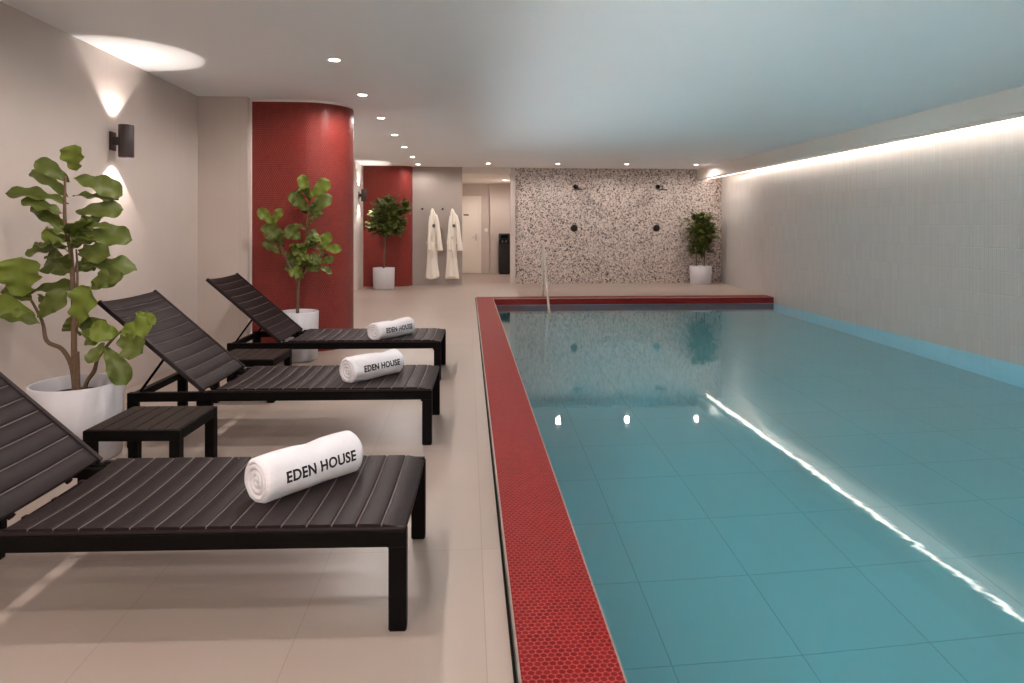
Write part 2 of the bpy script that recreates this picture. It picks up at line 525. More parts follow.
# curved red mosaic wall: flat towards the viewer, rounded at the free end
Rc = 0.445
xc = -1.73
xl = -2.218
path = [(xl, Y1 + 2*Rc), (xl, Y1)]
path += [(xl + (xc-xl)*k/6, Y1) for k in range(1, 6)]
for k in range(0, 41):
    a = -PI/2 + PI*k/40
    path.append((xc + Rc*1.06*math.cos(a), Y1 + Rc + Rc*math.sin(a)))
ribbon_wall('wall_red_curved', path, 0, CEIL-0.025, M['penny_col'], 'curved wall of small round red mosaic tiles', 'wall')
bm = bmesh.new()
box(bm, -2.215, -2.205, Y1-0.05, Y1-0.002, 0, CEIL)
struct(mesh_obj('trim_1', bm, M['white_paint']), 'thin pale trim at the left edge of the curved red wall', 'trim')
bm = bmesh.new()
cap = [bm.verts.new((x, y, CEIL-0.025)) for x, y in path]
top = [bm.verts.new((x, y, CEIL)) for x, y in path]
for i in range(len(path)):
    j = (i+1) % len(path)
    bm.faces.new((cap[i], cap[j], top[j], top[i]))
struct(mesh_obj('trim_2', bm, M['white_paint']), 'white shadow line above the curved red wall', 'trim')

Rn = 0.30
path = [(XN, YN + 0.3), (XN, YN)]
xe = -1.215
for k in range(0, 13):
    a = -PI/2 + (PI/2)*k/12
    path.append((xe - Rn + Rn*math.cos(a), YN + Rn + Rn*math.sin(a)))
ribbon_wall('wall_red_niche', path, 0, CEIL, M['penny_col'], 'far red mosaic wall behind the round headed tree', 'wall')
bm = bmesh.new(); box(bm, XN, -1.215, YN-0.30, YN-0.27, CEIL-0.03, CEIL)
struct(mesh_obj('trim_3', bm, M['white_paint']), 'thin ceiling trim before the far red wall', 'trim')

# bulkhead with LED cove
BX, BZ = 5.08, 2.36
bm = bmesh.new()
prism(bm, [(5.06, YB), (5.21, YF), (5.24, YF), (5.09, YB)], BZ, CEIL)
prism(bm, [(5.09, YB), (5.24, YF), (5.395, YF), (5.395, YB)], BZ, BZ+0.03)
struct(mesh_obj('ceiling_bulkhead', bm, M['white_paint']), 'dropped bulkhead along the right wall hiding a light cove', 'ceiling')
bm = bmesh.new()
box(bm, 5.402, 5.455, YB+0.05, YF-0.05, BZ+0.008, BZ+0.018)
for k in range(9):
    y = YB + 0.5 + k*(YF-YB-1.0)/8
    box(bm, 5.39, 5.4055, y-0.02, y+0.02, BZ+0.010, BZ+0.016)
tag(mesh_obj('strip_light', bm, M['led']), 'warm white linear light hidden in the cove above the right wall', 'light strip')

# ------------------------------------------------------------------ pool
bm = bmesh.new()
PX0, PY0 = CX0+0.03, YB+0.3
PXI = CX1 - 0.02
PYI = CY0 + 0.02
# open basin: floor + walls as solid slabs
box(bm, PXI-0.1, XR+0.1, PY0-0.1, PYI+0.1, PZ-0.1, PZ)
struct(mesh_obj('pool_floor', bm, M['pool_tile']), 'turquoise tiled bottom of the pool', 'pool floor')
bm = bmesh.new()
box(bm, PXI-0.1, PXI, PY0-0.1, PYI+0.1, PZ, -0.092)
prism(bm, [(5.62, PY0-0.1), (5.513, 12.02), (5.85, 12.02), (5.85, PY0-0.1)], PZ, WZ-0.02)
struct(mesh_obj('pool_wall_long', bm, M['pool_wall']), 'turquoise tiled long walls of the pool', 'pool wall')
bm = bmesh.new()
box(bm, PXI, XR, PYI, PYI+0.1, PZ, -0.092)
box(bm, PXI, XR, PY0-0.1, PY0, PZ, -0.092)
struct(mesh_obj('pool_wall_end', bm, M['pool_end_shaded']), 'turquoise tiled end walls of the pool', 'pool wall')
bm = bmesh.new()
n = 1
v = [bm.verts.new(p) for p in ((PXI, PY0, WZ), (5.618, PY0, WZ), (5.513, PYI, WZ), (PXI, PYI, WZ))]
bm.faces.new(v)
w = mesh_obj('pool_water', bm, M['water'])
tag(w, 'calm clear turquoise water filling the swimming pool', 'water', None, 'stuff')

# near deck behind the pool end
bm = bmesh.new(); box(bm, CX0-0.012, XR, YB-0.1, PY0-0.1, -0.25, 0)
struct(mesh_obj('floor_near', bm, M['floor']), 'deck strip at the near end of the pool', 'floor')

# red mosaic coping (L shape)
cop = empty('pool_coping', (CX0, CY1, 0))
tag(cop, 'red round mosaic coping edging the long and far sides of the pool', 'pool coping')
def cop_part(name, boxes, mat, label=None):
    bm = bmesh.new()
    for b_ in boxes:
        box(bm, *b_)
    o = mesh_obj(name, bm, mat, cop)
    o.matrix_parent_inverse = Matrix.Translation((-CX0, -CY1, 0))
    if label: o['label'] = label
    return o
o = cop_part('mosaic_edge', [(CX0+0.008, CX1-0.006, PY0, CY1-0.008, -0.09, 0.02), (CX1-0.006, 5.508, CY0+0.006, CY1-0.008, -0.09, 0.02)], M['penny_cop'])
def cuv(co, p):
    n = p.normal
    if abs(n.z) > 0.5: return (co.x, co.y)
    if abs(n.x) > 0.5: return (co.z, co.y)
    return (co.x, co.z)
uv_set(o, cuv)
cop_part('outer_trim', [(CX0, CX0+0.008, PY0, CY1, -0.07, 0.022), (CX0+0.008, 5.508, CY1-0.008, CY1, -0.07, 0.022)], M['trim_metal'], 'thin metal trim on the deck side')
cop_part('inner_trim', [(CX1-0.006, CX1, PY0, CY0, -0.07, 0.0215), (CX1, 5.508, CY0, CY0+0.006, 0.012, 0.0215)], M['trim_metal'], 'thin metal trim on the water side')
bm = bmesh.new()
box(bm, CX0-0.0115, CX0-0.0005, PY0, CY1+0.0115, -0.2, -0.02)
box(bm, CX0-0.0005, XR, CY1+0.0005, CY1+0.0115, -0.2, -0.02)
struct(mesh_obj('trim_4', bm, M['gap']), 'dark drainage gap between deck and red coping', 'trim')

# handrail
bm = bmesh.new()
pts = [(1.37, 12.47, 0.0), (1.37, 12.47, 0.3), (1.37, 12.47, 0.78), (1.37, 12.455, 0.88), (1.37, 12.42, 0.925), (1.37, 12.36, 0.935),
       (1.37, 12.29, 0.91), (1.37, 12.24, 0.85), (1.37, 12.16, 0.70), (1.37, 11.66, 0.05), (1.37, 11.3, -0.42), (1.37, 11.25, -0.55), (1.37, 11.24, -0.9), (1.37, 11.24, -1.2)]
pts = smooth_pts(pts, 4)
hr = empty('handrail', (1.37, 12.47, 0))
tag(hr, 'bent stainless steel handrail leading into the pool at the far edge', 'handrail')
tube(bm, pts, 0.0195, 12)
o = mesh_obj('rail', bm, M['steel'], hr); o.matrix_parent_inverse = Matrix.Translation((-1.37, -12.47, 0))
bm = bmesh.new(); lathe(bm, [(0.0, 0.0), (0.05, 0.0), (0.05, 0.006), (0.03, 0.014), (0.0215, 0.02)], 24)
mesh_obj('floor_flange', bm, M['steel'], hr)

# ------------------------------------------------------------------ ceiling downlights
def spot_light(name, loc, energy, size_deg, blend, rad, col=(1, 0.905, 0.845), rot=(0, 0, 0)):
    l = bpy.data.lights.new(name, 'SPOT')
    l.energy = energy; l.spot_size = R(size_deg); l.spot_blend = blend; l.shadow_soft_size = rad; l.color = col
    o = bpy.data.objects.new(name, l); o.location = loc; o.rotation_euler = rot
    C.objects.link(o)
    return o

def make_downlight():
    t = empty('downlight', (0, 0, 0))
    bm = bmesh.new(); lathe(bm, [(0.040, 0.0), (0.055, -0.004), (0.056, 0.0), (0.04, 0.0)], 32)
    mesh_obj('trim_ring', bm, M['white_trim'], t)
    bm = bmesh.new(); lathe(bm, [(0.0, -0.0015), (0.040, -0.0015), (0.040, -0.0005), (0.0, -0.0005)], 32)
    mesh_obj('diffuser', bm, M['lamp_on'], t)
    return t
SPOT_W = 66
dl0 = make_downlight()
row = [(-1.045, y) for y in (-2.0, -0.6, 0.9, 2.42, 3.92, 5.43, 6.86, 8.31, 9.85, 11.33, 12.96, 14.5)]  # lamps behind the viewer are added for fill
names = ['added unseen over the near end, behind the viewer', 'added unseen beside the viewer', 'nearest of the long row over the deck', 'second of the long row over the deck', 'third of the long row over the deck',
         'largest in view of the ceiling row over the deck', 'next beyond the largest in the deck row', 'third visible light in the deck row',
         'fourth visible light in the deck row', 'fifth visible light in the deck row', 'sixth visible light in the deck row', 'last of the deck row, by the far red wall']
first = True
def put_downlight(x, y, z, label, group, watt=SPOT_W, ang=172, blend=0.45):
    global first
    o = dl0 if first else copy_tree(dl0)
    first = False
    o.location = (x, y, z)
    tag(o, label, 'downlight', group)
    spot_light('downlight_beam', (x, y, z-0.012), watt, ang, blend, 0.035)
for (x, y), nm in zip(row, names):
    put_downlight(x, y, CEIL, 'added unseen recessed ceiling downlight, ' + nm, 'row of downlights over the deck', SPOT_W if y < 12 else 34)
for x, nm in zip((0.42, 1.88, 3.34, 4.83), ('leftmost above terrazzo wall near the passage', 'second from left, above the left shower',
                                           'third from left, above the right shower', 'rightmost, beside the bulkhead')):
    put_downlight(x, 14.2, CEIL, 'added unseen recessed ceiling downlight, ' + nm, 'row of downlights before the terrazzo wall', 44)
for x, nm in zip((-2.1, 0.42, 1.88, 3.34, 4.83), ('before the near wall, deck corner', 'before the near wall, pool corner', 'before the near wall, over the pool',
                                           'before the near wall, over the pool middle', 'before the near wall, by the bulkhead')):
    put_downlight(x, -1.7, CEIL, 'added unseen recessed ceiling downlight, ' + nm, 'added row of downlights before the near wall', 130)  # unseen row added to bounce light off the near wall
put_downlight(0.93, 17.3, HC, 'small downlight in the passage ceiling before the water dispenser', None, 80)

def added_pool_strip():  # unseen strip added to light the ceiling from below
    t = empty('added_underwater_strip', (PXI, 4.9, -0.24))
    y0, y1 = PY0 + 0.15 - 4.9, PYI - 1.3 - 4.9
    bm = bmesh.new()                          # wedge shaped channel of the added strip
    v = [(0, 0.035), (0, -0.075), (0.012, -0.075), (0.060, 0.0085), (0.054, 0.012)]
    lo = [bm.verts.new((x, y0, z)) for x, z in v]; hi = [bm.verts.new((x, y1, z)) for x, z in v]
    for k in range(len(v)):
        q = (k+1) % len(v); bm.faces.new((lo[k], lo[q], hi[q], hi[k]))
    bm.faces.new(lo[::-1]); bm.faces.new(hi)
    mesh_obj('channel', bm, M['trim_metal'], t)
    bm = bmesh.new()                          # diffuser tilted up and out
    v = [(0.004, 0.036), (0.052, 0.0135), (0.0535, 0.0165), (0.0055, 0.039)]
    lo = [bm.verts.new((x, y0, z)) for x, z in v]; hi = [bm.verts.new((x, y1, z)) for x, z in v]
    for k in range(len(v)):
        q = (k+1) % len(v); bm.faces.new((lo[k], lo[q], hi[q], hi[k]))
    bm.faces.new(lo[::-1]); bm.faces.new(hi)
    mesh_obj('diffuser', bm, M['added_pool_lens'], t)
    tag(t, 'added underwater strip light hidden below the red coping to brighten the ceiling', 'underwater light')
added_pool_strip()

# ------------------------------------------------------------------ wall sconces
def make_sconce():
    t = empty('wall_sconce', (0, 0, 0))      # wall at x=0, body at +x
    bm = bmesh.new()
    box(bm, 0.0, 0.012, -0.045, 0.045, -0.07, 0.07, 0.004)
    box(bm, 0.012, 0.055, -0.018, 0.018, -0.03, 0.03, 0.003)
    mesh_obj('wall_bracket', bm, M['sconce'], t)
    bm = bmesh.new()
    cx = 0.105
    lathe(bm, [(0.047, 0.070), (0.047, 0.122), (0.052, 0.124), (0.054, 0.120), (0.054, -0.120), (0.052, -0.124), (0.047, -0.122), (0.047, -0.070)], 40, cx)
    lathe(bm, [(0.0, 0.058), (0.047, 0.070)], 40, cx); lathe(bm, [(0.0, -0.058), (0.047, -0.070)], 40, cx)
    o = mesh_obj('cylinder_shade', bm, M['sconce'], t); sharp_edges(o, 35)
    for s in (1, -1):
        bm = bmesh.new(); lathe(bm, [(0.0, s*0.080), (0.044, s*0.080), (0.044, s*0.074), (0.0, s*0.074)], 32, cx)
        mesh_obj('bulb_lens', bm, M['lamp_on'], o)
    return t
sc0 = make_sconce()
sc0.location = (XL, 5.375, 1.945)
tag(sc0, 'black cylindrical up and down wall light above the large fig tree', 'wall light', 'black wall lights')
sc1 = copy_tree(sc0); sc1.location = (XN, 14.2, 1.93)
tag(sc1, 'small distant black wall light on white wall beside the far red niche', 'wall light', 'black wall lights')
for (x, y, z) in ((XL+0.105, 5.375, 1.945), (XN+0.105, 14.2, 1.93)):
    spot_light('sconce_beam', (x, y, z+0.088), 18, 90, 0.12, 0.012, (1, 0.905, 0.845), (PI, 0, 0))
    spot_light('sconce_beam', (x, y, z-0.088), 26, 90, 0.12, 0.012, (1, 0.905, 0.845), (0, 0, 0))

# ------------------------------------------------------------------ sun loungers
LL, LW = 1.775, 0.685
HX = 1.318          # hinge distance from the foot end
def dish(y, d=0.012):
    q = min(max(y / LW, 0), 1)
    return -d * math.sin(PI*q)
def slat(bm, cx, half, thick, y0, y1, Mx, d=0.012, drop=0.0, n=12, rr=0.006):
    """a dished slat: cross-section rounded box swept across the width"""
    prof = []
    r = rr
    for (sx, sz, a0) in ((1, 1, 0), (-1, 1, 90), (-1, -1, 180), (1, -1, 270)):
        for k in range(3):
            a = R(a0 + 45*k)
            prof.append((sx*(half-r) + r*math.cos(a), sz*(thick/2-r) + r*math.sin(a)))
    rings = []
    for i in range(n+1):
        y = y0 + (y1-y0)*i/n
        z = dish(y, d)
        rings.append([bm.verts.new(Mx @ Vector((cx + px, y, z + pz - thick/2 - drop*max(0, px/half*0.5+0.5)))) for px, pz in prof])
    m_ = len(prof)
    for i in range(n):
        for k in range(m_):
            f = bm.faces.new((rings[i][k], rings[i][(k+1) % m_], rings[i+1][(k+1) % m_], rings[i+1][k])); f.smooth = True
    bm.faces.new(rings[0]); bm.faces.new(rings[-1])

def make_lounger():
    t = empty('sun_lounger', (0, 0, 0))      # foot end at x=0, extends to -x, near side y=0
    tw, zt, zr = 0.058, 0.323, 0.271
    bm = bmesh.new()
    for y in (0, LW-0.04):
        box(bm, -LL, 0, y, y+0.04, zr, zt, 0.003)
    box(bm, -LL+0.0, -LL+0.04, 0.04, LW-0.04, zr, zt-0.01, 0.003)
    box(bm, -0.07, -0.03, 0.04, LW-0.04, zr-0.02, zt-0.055, 0.003)
    box(bm, -HX-0.05, -HX-0.01, 0.04, LW-0.04, zr, zt-0.045, 0.003)
    mesh_obj('frame', bm, M['black_metal'], t)
    for x in (-LL, -tw):
        for y in (0, LW-0.04):
            bm = bmesh.new(); box(bm, x, x+tw, y, y+0.04, 0.004, zr+0.001, 0.003)
            box(bm, x+0.004, x+tw-0.004, y+0.003, y+0.037, 0.0, 0.005)
            mesh_obj('leg', bm, M['black_metal'], t)
    I = Matrix.Translation((0, 0, zt+0.020))
    bm = bmesh.new(); seam_highlight = bmesh.new()
    p = 0.0795
    x = -0.042
    k = 0
    while x - p/2 > -HX + 0.0:
        slat(bm, x, p/2-0.0022, 0.02, 0.012, LW-0.012, I, drop=0.014 if k == 0 else 0.0)
        if x - 1.5*p > -HX: slat(seam_highlight, x-p/2, 0.0022, 0.0085, 0.014, LW-0.014, Matrix.Translation((0, 0, zt+0.0178)), rr=0.0014)
        x -= p; k += 1
    for y0 in (0.002, LW-0.024):
        box(bm, -HX, -0.004, y0, y0+0.022, zt, zt+0.010, 0.003)
    # ribs carrying the slats
    for yr in (0.18, 0.34, 0.50):
        z = zt + dish(yr) - 0.012
        box(bm, -HX, -0.03, yr-0.012, yr+0.012, z-0.004, z+0.013, 0.002)
    # reclining back
    a = R(41)
    BM = Matrix.Translation((-HX-0.012, 0, zt+0.014)) @ Matrix.Rotation(a, 4, 'Y') 
    merge(bm, seam_highlight, 1)
    o = mesh_obj('seat', bm, [M['slat'], M['seam_highlight']], t); sharp_edges(o, 50)
    bm = bmesh.new(); seam_highlight = bmesh.new()
    x = -0.045
    nb = 0
    while x > -0.78:
        slat(bm, x, p/2-0.0022, 0.02, 0.012, LW-0.012, BM, 0.014)
        if x - p > -0.78: slat(seam_highlight, x-p/2, 0.0022, 0.0085, 0.014, LW-0.014, BM @ Matrix.Translation((0, 0, -0.0022)), 0.014, rr=0.0014)
        x -= p; nb += 1
    xe = x + p/2 - 0.004
    for y0 in (0.001, LW-0.025):
        box(bm, xe, 0.0, y0, y0+0.024, -0.022, 0.004, 0.004, M=BM)
    for yr in (0.18, 0.50):
        z = dish(yr, 0.014)
        box(bm, xe+0.01, 0, yr-0.012, yr+0.012, z-0.034, z-0.018, 0.002, M=BM)
    merge(bm, seam_highlight, 1)
    o = mesh_obj('backrest', bm, [M['slat'], M['seam_highlight']], t); sharp_edges(o, 50)
    for y in (0.06, LW-0.06):
        bm = bmesh.new()
        b0 = BM @ Vector((-0.31, y, -0.028))
        tube(bm, [b0, (-LL+0.05, y, zt-0.002)], 0.008, 8)
        tube(bm, [b0 + Vector((0.0, -0.012, 0)), b0 + Vector((0, 0.012, 0))], 0.012, 8)
        mesh_obj('support_strut', bm, M['black_metal'], t)
    for y in (0.04, LW-0.075):
        bm = bmesh.new(); box(bm, -HX-0.075, -HX+0.015, y, y+0.035, zr-0.045, zt-0.004, 0.004)
        mesh_obj('hinge_bracket', bm, M['black_metal'], t)
    return t
lg = make_lounger()
LNG = [(-0.197, 2.205), (-0.214, 4.07), (-0.228, 5.765)]
LBL = ['nearest dark slatted sun lounger with raised back, in the left foreground', 'middle dark slatted sun lounger between the two small side tables',
       'farthest dark slatted sun lounger, in front of the curved red wall']
for i, ((x, y), lb) in enumerate(zip(LNG, LBL)):
    o = lg if i == 0 else copy_tree(lg)
    o.location = (x, y, 0); o.rotation_euler = (0, 0, -0.03)
    tag(o, lb, 'sun lounger', 'sun loungers in a row on the deck')

# ------------------------------------------------------------------ side tables
def make_table():
    t = empty('side_table', (0, 0, 0))
    w, d, h = 0.46, 0.45, 0.32
    for x in (0, w-0.05):
        for y in (0, d-0.05):
            bm = bmesh.new(); box(bm, x, x+0.05, y, y+0.05, 0, h-0.055, 0.003)
            mesh_obj('leg', bm, M['black_metal'], t)
    bm = bmesh.new()
    for y in (0, d-0.04): box(bm, 0, w, y, y+0.04, h-0.055, h-0.004, 0.003)
    for x in (0, w-0.04): box(bm, x, x+0.04, 0.04, d-0.04, h-0.055, h-0.004, 0.003)
    mesh_obj('frame', bm, M['black_metal'], t)
    bm = bmesh.new()
    n = 6; pw = (w-0.02)/n
    for k in range(n):
        box(bm, 0.01+k*pw+0.003, 0.01+(k+1)*pw-0.003, 0.008, d-0.008, h-0.016, h, 0.003)
    mesh_obj('slatted_top', bm, M['table_slat'], t)
    return t
tb = make_table()
tb.location = (-1.845, 3.40, 0); tb.rotation_euler = (0, 0, -0.045)
tag(tb, 'small square dark slatted side table beside the big white planter, nearest', 'side table', 'slatted side tables')
tb2 = copy_tree(tb); tb2.location = (-1.885, 5.14, 0)
tag(tb2, 'small square dark slatted side table between the middle and farthest loungers', 'side table', 'slatted side tables')

# ------------------------------------------------------------------ rolled towels
def make_towel(L=0.385, rad=0.079, seed=1):
    t = empty('rolled_towel', (0, 0, 0))     # axis along x, lying on z=0, text faces -y
    rnd = random.Random(seed)
    def radius(a, x):
        r = rad * (1.0 + 0.020*math.sin(x*13.0+seed*1.7) * (0.5+0.5*math.sin(a+0.3)))
        r += 0.004*noise.noise(Vector((math.cos(a)*2+seed*3.1, math.sin(a)*2, x*9)))
        # flap dip on the upper back part
        dd = (x - (0.02 if seed != 2 else 0.09)) / 0.05
        if math.sin(a) > 0.2: r -= 0.009*math.exp(-dd*dd)*math.sin(a)
        # flattened underneath
        return r
    def pt(a, x, k=1.0):
        r = radius(a, x) * k
        y, z = r*math.cos(a), r*math.sin(a)
        z = max(z, -rad*0.93)
        return Vector((x, y, z + rad*0.93))
    nA, nX = 64, 40
    bm = bmesh.new()
    rings = []
    for i in range(nX+1):
        q = i / nX
        x = -L/2 + L*q
        e = min(q, 1-q) * L
        k = 1.0 if e > 0.012 else 1.0 - 0.10*(1 - math.sqrt(max(0, 1-(1-e/0.012)**2)))
        rings.append([bm.verts.new(pt(2*PI*j/nA, x, k)) for j in range(nA)])
    for i in range(nX):
        for j in range(nA):
            f = bm.faces.new((rings[i][j], rings[i][(j+1) % nA], rings[i+1][(j+1) % nA], rings[i+1][j])); f.smooth = True
    # spiral end faces: a rolled ridge winding into the centre
    for end, ring, sx in ((0, rings[0], -1), (1, rings[-1], 1)):
        prev = ring
        turns = 3.4
        nr = 44
        for m_ in range(1, nr+1):
            q = 1 - m_/nr
            cur = []
            for j in range(nA):
                a = 2*PI*j/nA
                ph = (q*turns + a/(2*PI)) % 1.0
                h = 0.010*(math.sqrt(max(0.0, 1-(2*ph-1)**2)) - 0.5) - 0.004*(1-q)
                h *= min(1, m_/4)
                base = pt(a, sx*L/2, 0.90)
                c = Vector((sx*L/2, 0, rad*0.93))
                p_ = c + (base - c)*max(q, 0.02)
                p_.x += sx*h
                cur.append(bm.verts.new(p_))
            for j in range(nA):
                f = bm.faces.new((prev[j], prev[(j+1) % nA], cur[(j+1) % nA], cur[j])); f.smooth = True
            prev = cur
        bm.faces.new(prev)
    mesh_obj('towel_roll', bm, M['terry'], t)
    # lettering wrapped on the roll
    cu = bpy.data.curves.new('lettering', 'FONT')
    cu.body = 'EDEN HOUSE'
    cu.size = 0.053; cu.align_x = 'CENTER'; cu.align_y = 'CENTER'; cu.space_character = 1.08
    cu.offset = 0.0014; cu.extrude = 0.0006; cu.resolution_u = 4
    to = bpy.data.objects.new('lettering_source', cu); C.objects.link(to)
    bpy.context.view_layer.update()
    dg = bpy.context.evaluated_depsgraph_get()
    me = bpy.data.meshes.new_from_object(to.evaluated_get(dg))
    bpy.data.objects.remove(to)
    b = bmesh.new(); b.from_mesh(me)
    bmesh.ops.triangulate(b, faces=b.faces[:])
    bmesh.ops.subdivide_edges(b, edges=[e for e in b.edges if e.calc_length() > 0.006], cuts=2, use_grid_fill=False)
    w = max(v.co.x for v in b.verts) - min(v.co.x for v in b.verts)
    sc = 0.725*L / w
    for v in b.verts:
        x = v.co.x*sc + 0.012
        a = PI + R(-5) - v.co.y*sc*1.12/rad
        r = radius(a, x) + 0.0012 + v.co.z
        v.co = Vector((x, r*math.cos(a), r*math.sin(a) + rad*0.93))
    o = mesh_obj('lettering', b, M['ink'], [c for c in t.children if c.name.startswith('towel_roll')][0]); o['label'] = 'black EDEN HOUSE lettering'
    return t
tw_specs = [((-0.735, 2.455), (-0.472, 2.755), 0, 'white rolled towel with EDEN HOUSE lettering on the nearest lounger', 0.42, 0.081, 1),
            ((-0.736, 4.290), (-0.486, 4.575), 1, 'white rolled towel with EDEN HOUSE lettering on the middle lounger', 0.41, 0.080, 2),
            ((-0.790, 5.850), (-0.535, 6.200), 2, 'white rolled towel with EDEN HOUSE lettering on the farthest lounger', 0.46, 0.077, 3)]
for (a, b_, i, lb, L_, r_, sd) in tw_specs:
    t = make_towel(L_, r_, sd)
    dx, dy = b_[0]-a[0], b_[1]-a[1]
    t.location = ((a[0]+b_[0])/2, (a[1]+b_[1])/2, 0.323+0.020-0.013)
    t.rotation_euler = (0, 0, math.atan2(dy, dx))
    tag(t, lb, 'towel', 'rolled towels on the loungers')

# ------------------------------------------------------------------ plants
def leaf(bm, base, tip, width, up, mi=0, rnd=random, curl=0.15, petiole=True, kind='fig'):
    base = Vector(base); tip = Vector(tip); up = Vector(up)
    ax = tip - base; L = ax.length
    if L < 1e-4: return
    ax.normalize()
    side = ax.cross(up)
    if side.length < 1e-3: side = ax.cross(Vector((0.3, 1, 0.2)))
    side.normalize()
    nrm = side.cross(ax); nrm.normalize()
    uvl = bm.loops.layers.uv.verify()
    nu, nv = 8, 16
    ph = rnd.random()*6; droop = rnd.uniform(0.02, curl)
    rows = []
    for j in range(nv+1):
        q = j/nv
        if kind == 'fig':
            # fiddle shape: narrow near the base, broad rounded towards the tip
            w = (0.10 + 0.90*math.sin(0.5*PI*min(1, q/0.66))**1.1) * (1 - 0.18*math.exp(-((q-0.40)/0.12)**2)) * (1 + 0.10*math.exp(-((q-0.2)/0.1)**2))
            if q > 0.70: w *= math.sqrt(max(0.0, 1-((q-0.70)/0.30)**2.2))
        else:
            w = math.sin(PI*q**0.9)**0.8
        if j == 0: w = 0.03
        c = base + ax*(L*q) + nrm*(droop*L*(math.sin(PI*q)*0.6 - q*q*0.6))
        row = []
        for i in range(nu+1):
            s = 2*i/nu - 1
            wav = 0.11*width*math.sin(ph + q*17 + (1.6 if s > 0 else 0))*abs(s)**1.5
            z = 0.30*width*abs(s)*w*0.5 + wav
            row.append((bm.verts.new(c + side*(s*w*width/2) + nrm*z), s, q))
        rows.append(row)
    for j in range(nv):
        for i in range(nu):
            qd = (rows[j][i], rows[j][i+1], rows[j+1][i+1], rows[j+1][i])
            f = bm.faces.new([x[0] for x in qd]); f.smooth = True; f.material_index = mi
            for l, x in zip(f.loops, qd):
                l[uvl].uv = (x[1], x[2])

def planter(t, r0, r1, h, soil_z, wall=0.018):
    bm = bmesh.new()
    lathe(bm, [(0.0, 0.0), (r0-0.012, 0.0), (r0, 0.012), (r1, h-0.006), (r1-0.005, h), (r1-wall+0.004, h), (r1-wall, h-0.006), (r1-wall-0.003, soil_z-0.03), (0, soil_z-0.03)], 72)
    o = mesh_obj('planter', bm, M['pot'], t); sharp_edges(o, 50)
    bm = bmesh.new()
    n = 30; ri = r1-wall-0.004
    prof = [(0.0, soil_z+0.012)] + [(ri*k/8, soil_z + 0.012*(1-k/8) + 0.004*math.sin(k*2.1)) for k in range(1, 9)]
    lathe(bm, prof, n)
    mesh_obj('soil', bm, M['soil'], t)

L1 = [(-0.006,1.609,0.000,1.749,0.133,1),
(-0.030,1.547,-0.172,1.661,0.083,0),
(-0.054,1.460,-0.303,1.628,0.056,0),
(-0.024,1.571,0.205,1.489,0.113,0),
(-0.046,1.427,-0.332,1.490,0.067,0),
(-0.058,1.365,-0.238,1.441,0.060,0),
(-0.058,1.258,-0.252,1.431,0.069,0),
(-0.018,1.473,0.179,1.452,0.056,0),
(-0.012,1.377,0.211,1.395,0.104,0),
(-0.024,1.291,0.217,1.299,0.035,0),
(-0.006,1.250,0.277,1.231,0.120,0),
(-0.046,1.216,-0.175,1.261,0.083,1),
(0.000,1.163,0.217,1.138,0.113,0),
(-0.036,1.188,-0.217,1.148,0.059,0),
(-0.036,1.033,-0.226,1.125,0.160,0),
(0.035,1.070,0.301,1.057,0.083,0),
(0.077,0.968,0.268,1.042,0.107,0),
(-0.024,1.046,0.053,1.082,0.093,0),
(-0.289,0.906,-0.274,1.122,0.263,1),
(-0.283,0.922,-0.039,0.960,0.060,0),
(-0.228,0.794,-0.427,0.887,0.121,1),
(-0.198,0.750,-0.390,0.833,0.078,0),
(-0.203,0.787,-0.036,0.928,0.121,0),
(-0.239,0.879,-0.430,0.979,0.107,0),
(-0.163,0.892,-0.239,0.866,0.085,0),
(-0.004,0.726,0.110,0.963,0.171,1),
(0.008,0.785,0.097,0.685,0.142,0),
(-0.023,0.799,-0.055,0.678,0.114,0),
(0.078,0.950,0.270,1.035,0.107,0),
(0.021,0.703,0.219,0.675,0.054,0),
(0.219,0.677,0.081,0.652,0.057,0),
(0.206,0.658,0.161,0.561,0.078,0),
(0.209,0.635,0.345,0.440,0.071,0),
(0.296,0.710,0.168,0.744,0.121,1),
(0.296,0.723,0.483,0.752,0.121,1),
(0.328,0.809,0.463,0.755,0.071,1),
(0.296,0.703,0.450,0.615,0.142,0)]
S1 = [[(-0.002,0.343,0.018),(-0.008,0.587,0.016),(-0.013,0.825,0.014),(-0.030,1.142,0.012),(-0.039,1.318,0.010),(-0.030,1.578,0.006),],
[(-0.017,0.350,0.014),(-0.034,0.508,0.013),(-0.100,0.602,0.012),(-0.169,0.652,0.011),(-0.213,0.761,0.009),(-0.270,0.913,0.006),],
[(0.030,0.349,0.012),(0.066,0.428,0.011),(0.110,0.487,0.012),(0.155,0.572,0.009),(0.244,0.684,0.008),(0.309,0.727,0.005),],
[(0.015,0.349,0.014),(0.012,0.481,0.013),(0.015,0.594,0.012),],
[(0.008,0.719,0.007),(0.012,0.891,0.007),(0.008,1.063,0.006),(-0.006,1.169,0.005),],]
